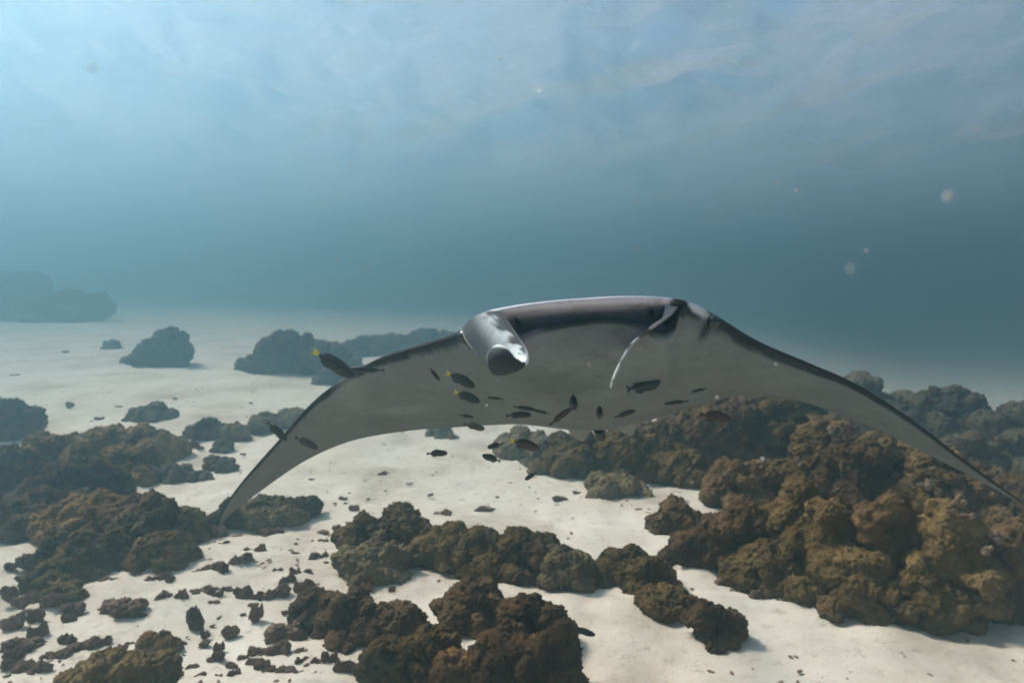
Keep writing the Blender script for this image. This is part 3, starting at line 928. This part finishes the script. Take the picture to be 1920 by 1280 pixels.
def fish(tail_px, head_px, d, label, mat_=None, tail_mat=None, deep=0.27, bend=0.0, turn=0.0, group="small dark fish around the manta", dd=0.0):
    key = (round(deep, 2), round(bend, 2))
    if key not in FISHM:
        FISHM[key] = fish_meshes(deep, bend)
    a, b = P(*tail_px, d), P(*head_px, d + dd)
    ax = b - a
    ln = ax.length / max(0.25, math.cos(turn))
    x = ax.normalized()
    up = Vector((0, 0, 1)); yv = up.cross(x).normalized(); zv = x.cross(yv)
    from mathutils import Matrix, Quaternion
    R = Matrix((x, yv, zv)).transposed()
    q = Quaternion(zv, turn) @ R.to_quaternion()
    root = empty("reef_fish", (a + b) / 2)
    root.rotation_mode = 'QUATERNION'; root.rotation_quaternion = q
    root.scale = (ln, ln, ln)
    tag(root, label, "fish", group)
    mats = [mat_ or M_FISH, tail_mat or M_FIN, M_FIN, M_FIN, M_FIN]
    for me, m in zip(FISHM[key], mats):
        o = bpy.data.objects.new(me.name.split(".")[0], me)
        if not me.materials: me.materials.append(m)
        o.material_slots[0].link = 'OBJECT'; o.material_slots[0].material = m
        me.polygons.foreach_set("use_smooth", [me.name.startswith("body")] * len(me.polygons))
        link(o, root)
    return root
GB = "dark fish hanging below the manta's belly"
fish((586, 657), (663, 706), 1.95, "largest dark fish with bright yellow tail crossing the drooping wing's upper edge", tail_mat=M_YEL, deep=.26)
fish((722, 694), (656, 692), 1.635, "grey fish lying flat along the drooping wing's upper edge", deep=.16)
fish((805, 689), (824, 713), 1.620, "small thin fish diving toward the yellow tailed pair on the belly", deep=.22)
fish((836, 698), (890, 725), 1.665, "upper of two parallel dark fish below the curled head fin", tail_mat=M_YEL, deep=.28)
fish((851, 734), (899, 753), 1.680, "lower of two parallel dark fish below the curled head fin", tail_mat=M_YEL, deep=.30)
fish((946, 748), (914, 745), 1.635, "faint thin fish close under the belly", deep=.14, group=GB)
fish((861, 778), (888, 782), 1.620, "tiny bent fish above the drooping wing's trailing edge", deep=.20, bend=1.2)
fish((869, 794), (909, 804), 1.635, "olive fish touching the drooping wing's trailing edge", M_FISHG, M_FISHG, deep=.28)
fish((962, 762), (1004, 768), 1.665, "faint thin fish close under the belly", deep=.16, group=GB)
fish((1032, 776), (998, 768), 1.665, "faint thin fish close under the belly", deep=.14, group=GB)
fish((948, 779), (996, 778), 1.665, "curved dark fish bent like a bow under the belly", deep=.24, bend=1.3)
fish((1029, 797), (1073, 764), 1.620, "slim ruddy fish slanting up under the belly", M_FISHR, M_FISHR, deep=.18)
fish((1071, 752), (1077, 757), 1.74, "plump round fish seen nose on beside the slanting ruddy fish", deep=.34, dd=-0.11)
fish((1122, 771), (1125, 775), 1.74, "round fish seen nose on alone under the belly", deep=.28, dd=-0.11)
fish((1151, 783), (1191, 769), 1.665, "slender fish angled upward beside the lone round fish", deep=.20)
fish((1174, 730), (1238, 716), 1.695, "big deep bodied dark fish below the hanging head fin", deep=.36)
fish((1327, 727), (1296, 735), 1.680, "thin fish near the extended wing's root", deep=.16)
fish((1292, 751), (1246, 757), 1.680, "thin dim fish along the extended wing's trailing edge", deep=.14)
fish((1310, 776), (1370, 785), 1.635, "dark reddish fish against the brown coral ridge", M_FISHR, M_FISHR, deep=.30)
fish((956, 825), (1011, 841), 1.9, "ruddy fish with yellow tail below the trailing edge", M_FISHR, M_YEL, deep=.30)
fish((943, 831), (914, 839), 2.0, "short dark fish over white sand beside the ruddy yellow tailed fish", deep=.32)
fish((939, 865), (904, 853), 1.95, "dark oval fish over open white sand facing the drooping wing", deep=.32)
fish((799, 850), (839, 849), 1.95, "level dark fish swimming over white sand", tail_mat=M_FISHG, deep=.28)
fish((1006, 886), (984, 899), 2.1, "tiny fish beside the smooth boulder coral", deep=.30)
fish((500, 790), (538, 826), 2.15, "dark fish crossing the drooping wing's outer edge", deep=.27)
fish((552, 818), (596, 841), 2.2, "ruddy fish near the drooping wing's tip", M_FISHR, M_FIN, deep=.26)
fish((1070, 1176), (1116, 1190), 2.35, "dark slim fish just above sand beside the darkest coral head", deep=.24)

# ------------------------------------------------------------------ drifting specks in the water
def specks():
    r = random.Random(3)
    LIST = [(1778, 368, 15, .30), (1595, 503, 10, .29), (1828, 242, 6, .31), (1193, 465, 6, .30), (1195, 378, 5, .36), (1494, 356, 6, .6),
            (1459, 342, 5, .6), (172, 128, 8, .30), (938, 110, 4, 1.0), (685, 503, 6, .32), (1105, 683, 6, .5), (912, 760, 5, .8), (1625, 470, 6, .5),
            (1455, 683, 5, .9), (1345, 745, 6, .7), (1290, 940, 8, .7), (1430, 860, 7, .8), (655, 308, 4, 1.0), (635, 487, 4, .9)]
    for i, (x, y, s, d) in enumerate(LIST):
        bm = bmesh.new(); bmesh.ops.create_icosphere(bm, subdivisions=2, radius=s / 2 / F * d)
        for v in bm.verts:
            v.co *= 1 + 0.35 * noise.noise(v.co * 900 / s + Vector((i, 0, 0)))
        me = bpy.data.meshes.new("drifting_speck"); bm.to_mesh(me); bm.free()
        o = mesh_obj("drifting_speck", me, M_SNOW); o.location = P(x, y, d)
        tag(o, ("large blurred" if s >= 10 else ("small" if s > 5 else "tiny")) + " pale speck of plankton drifting in the open water", "plankton", "specks drifting in the water")
specks()
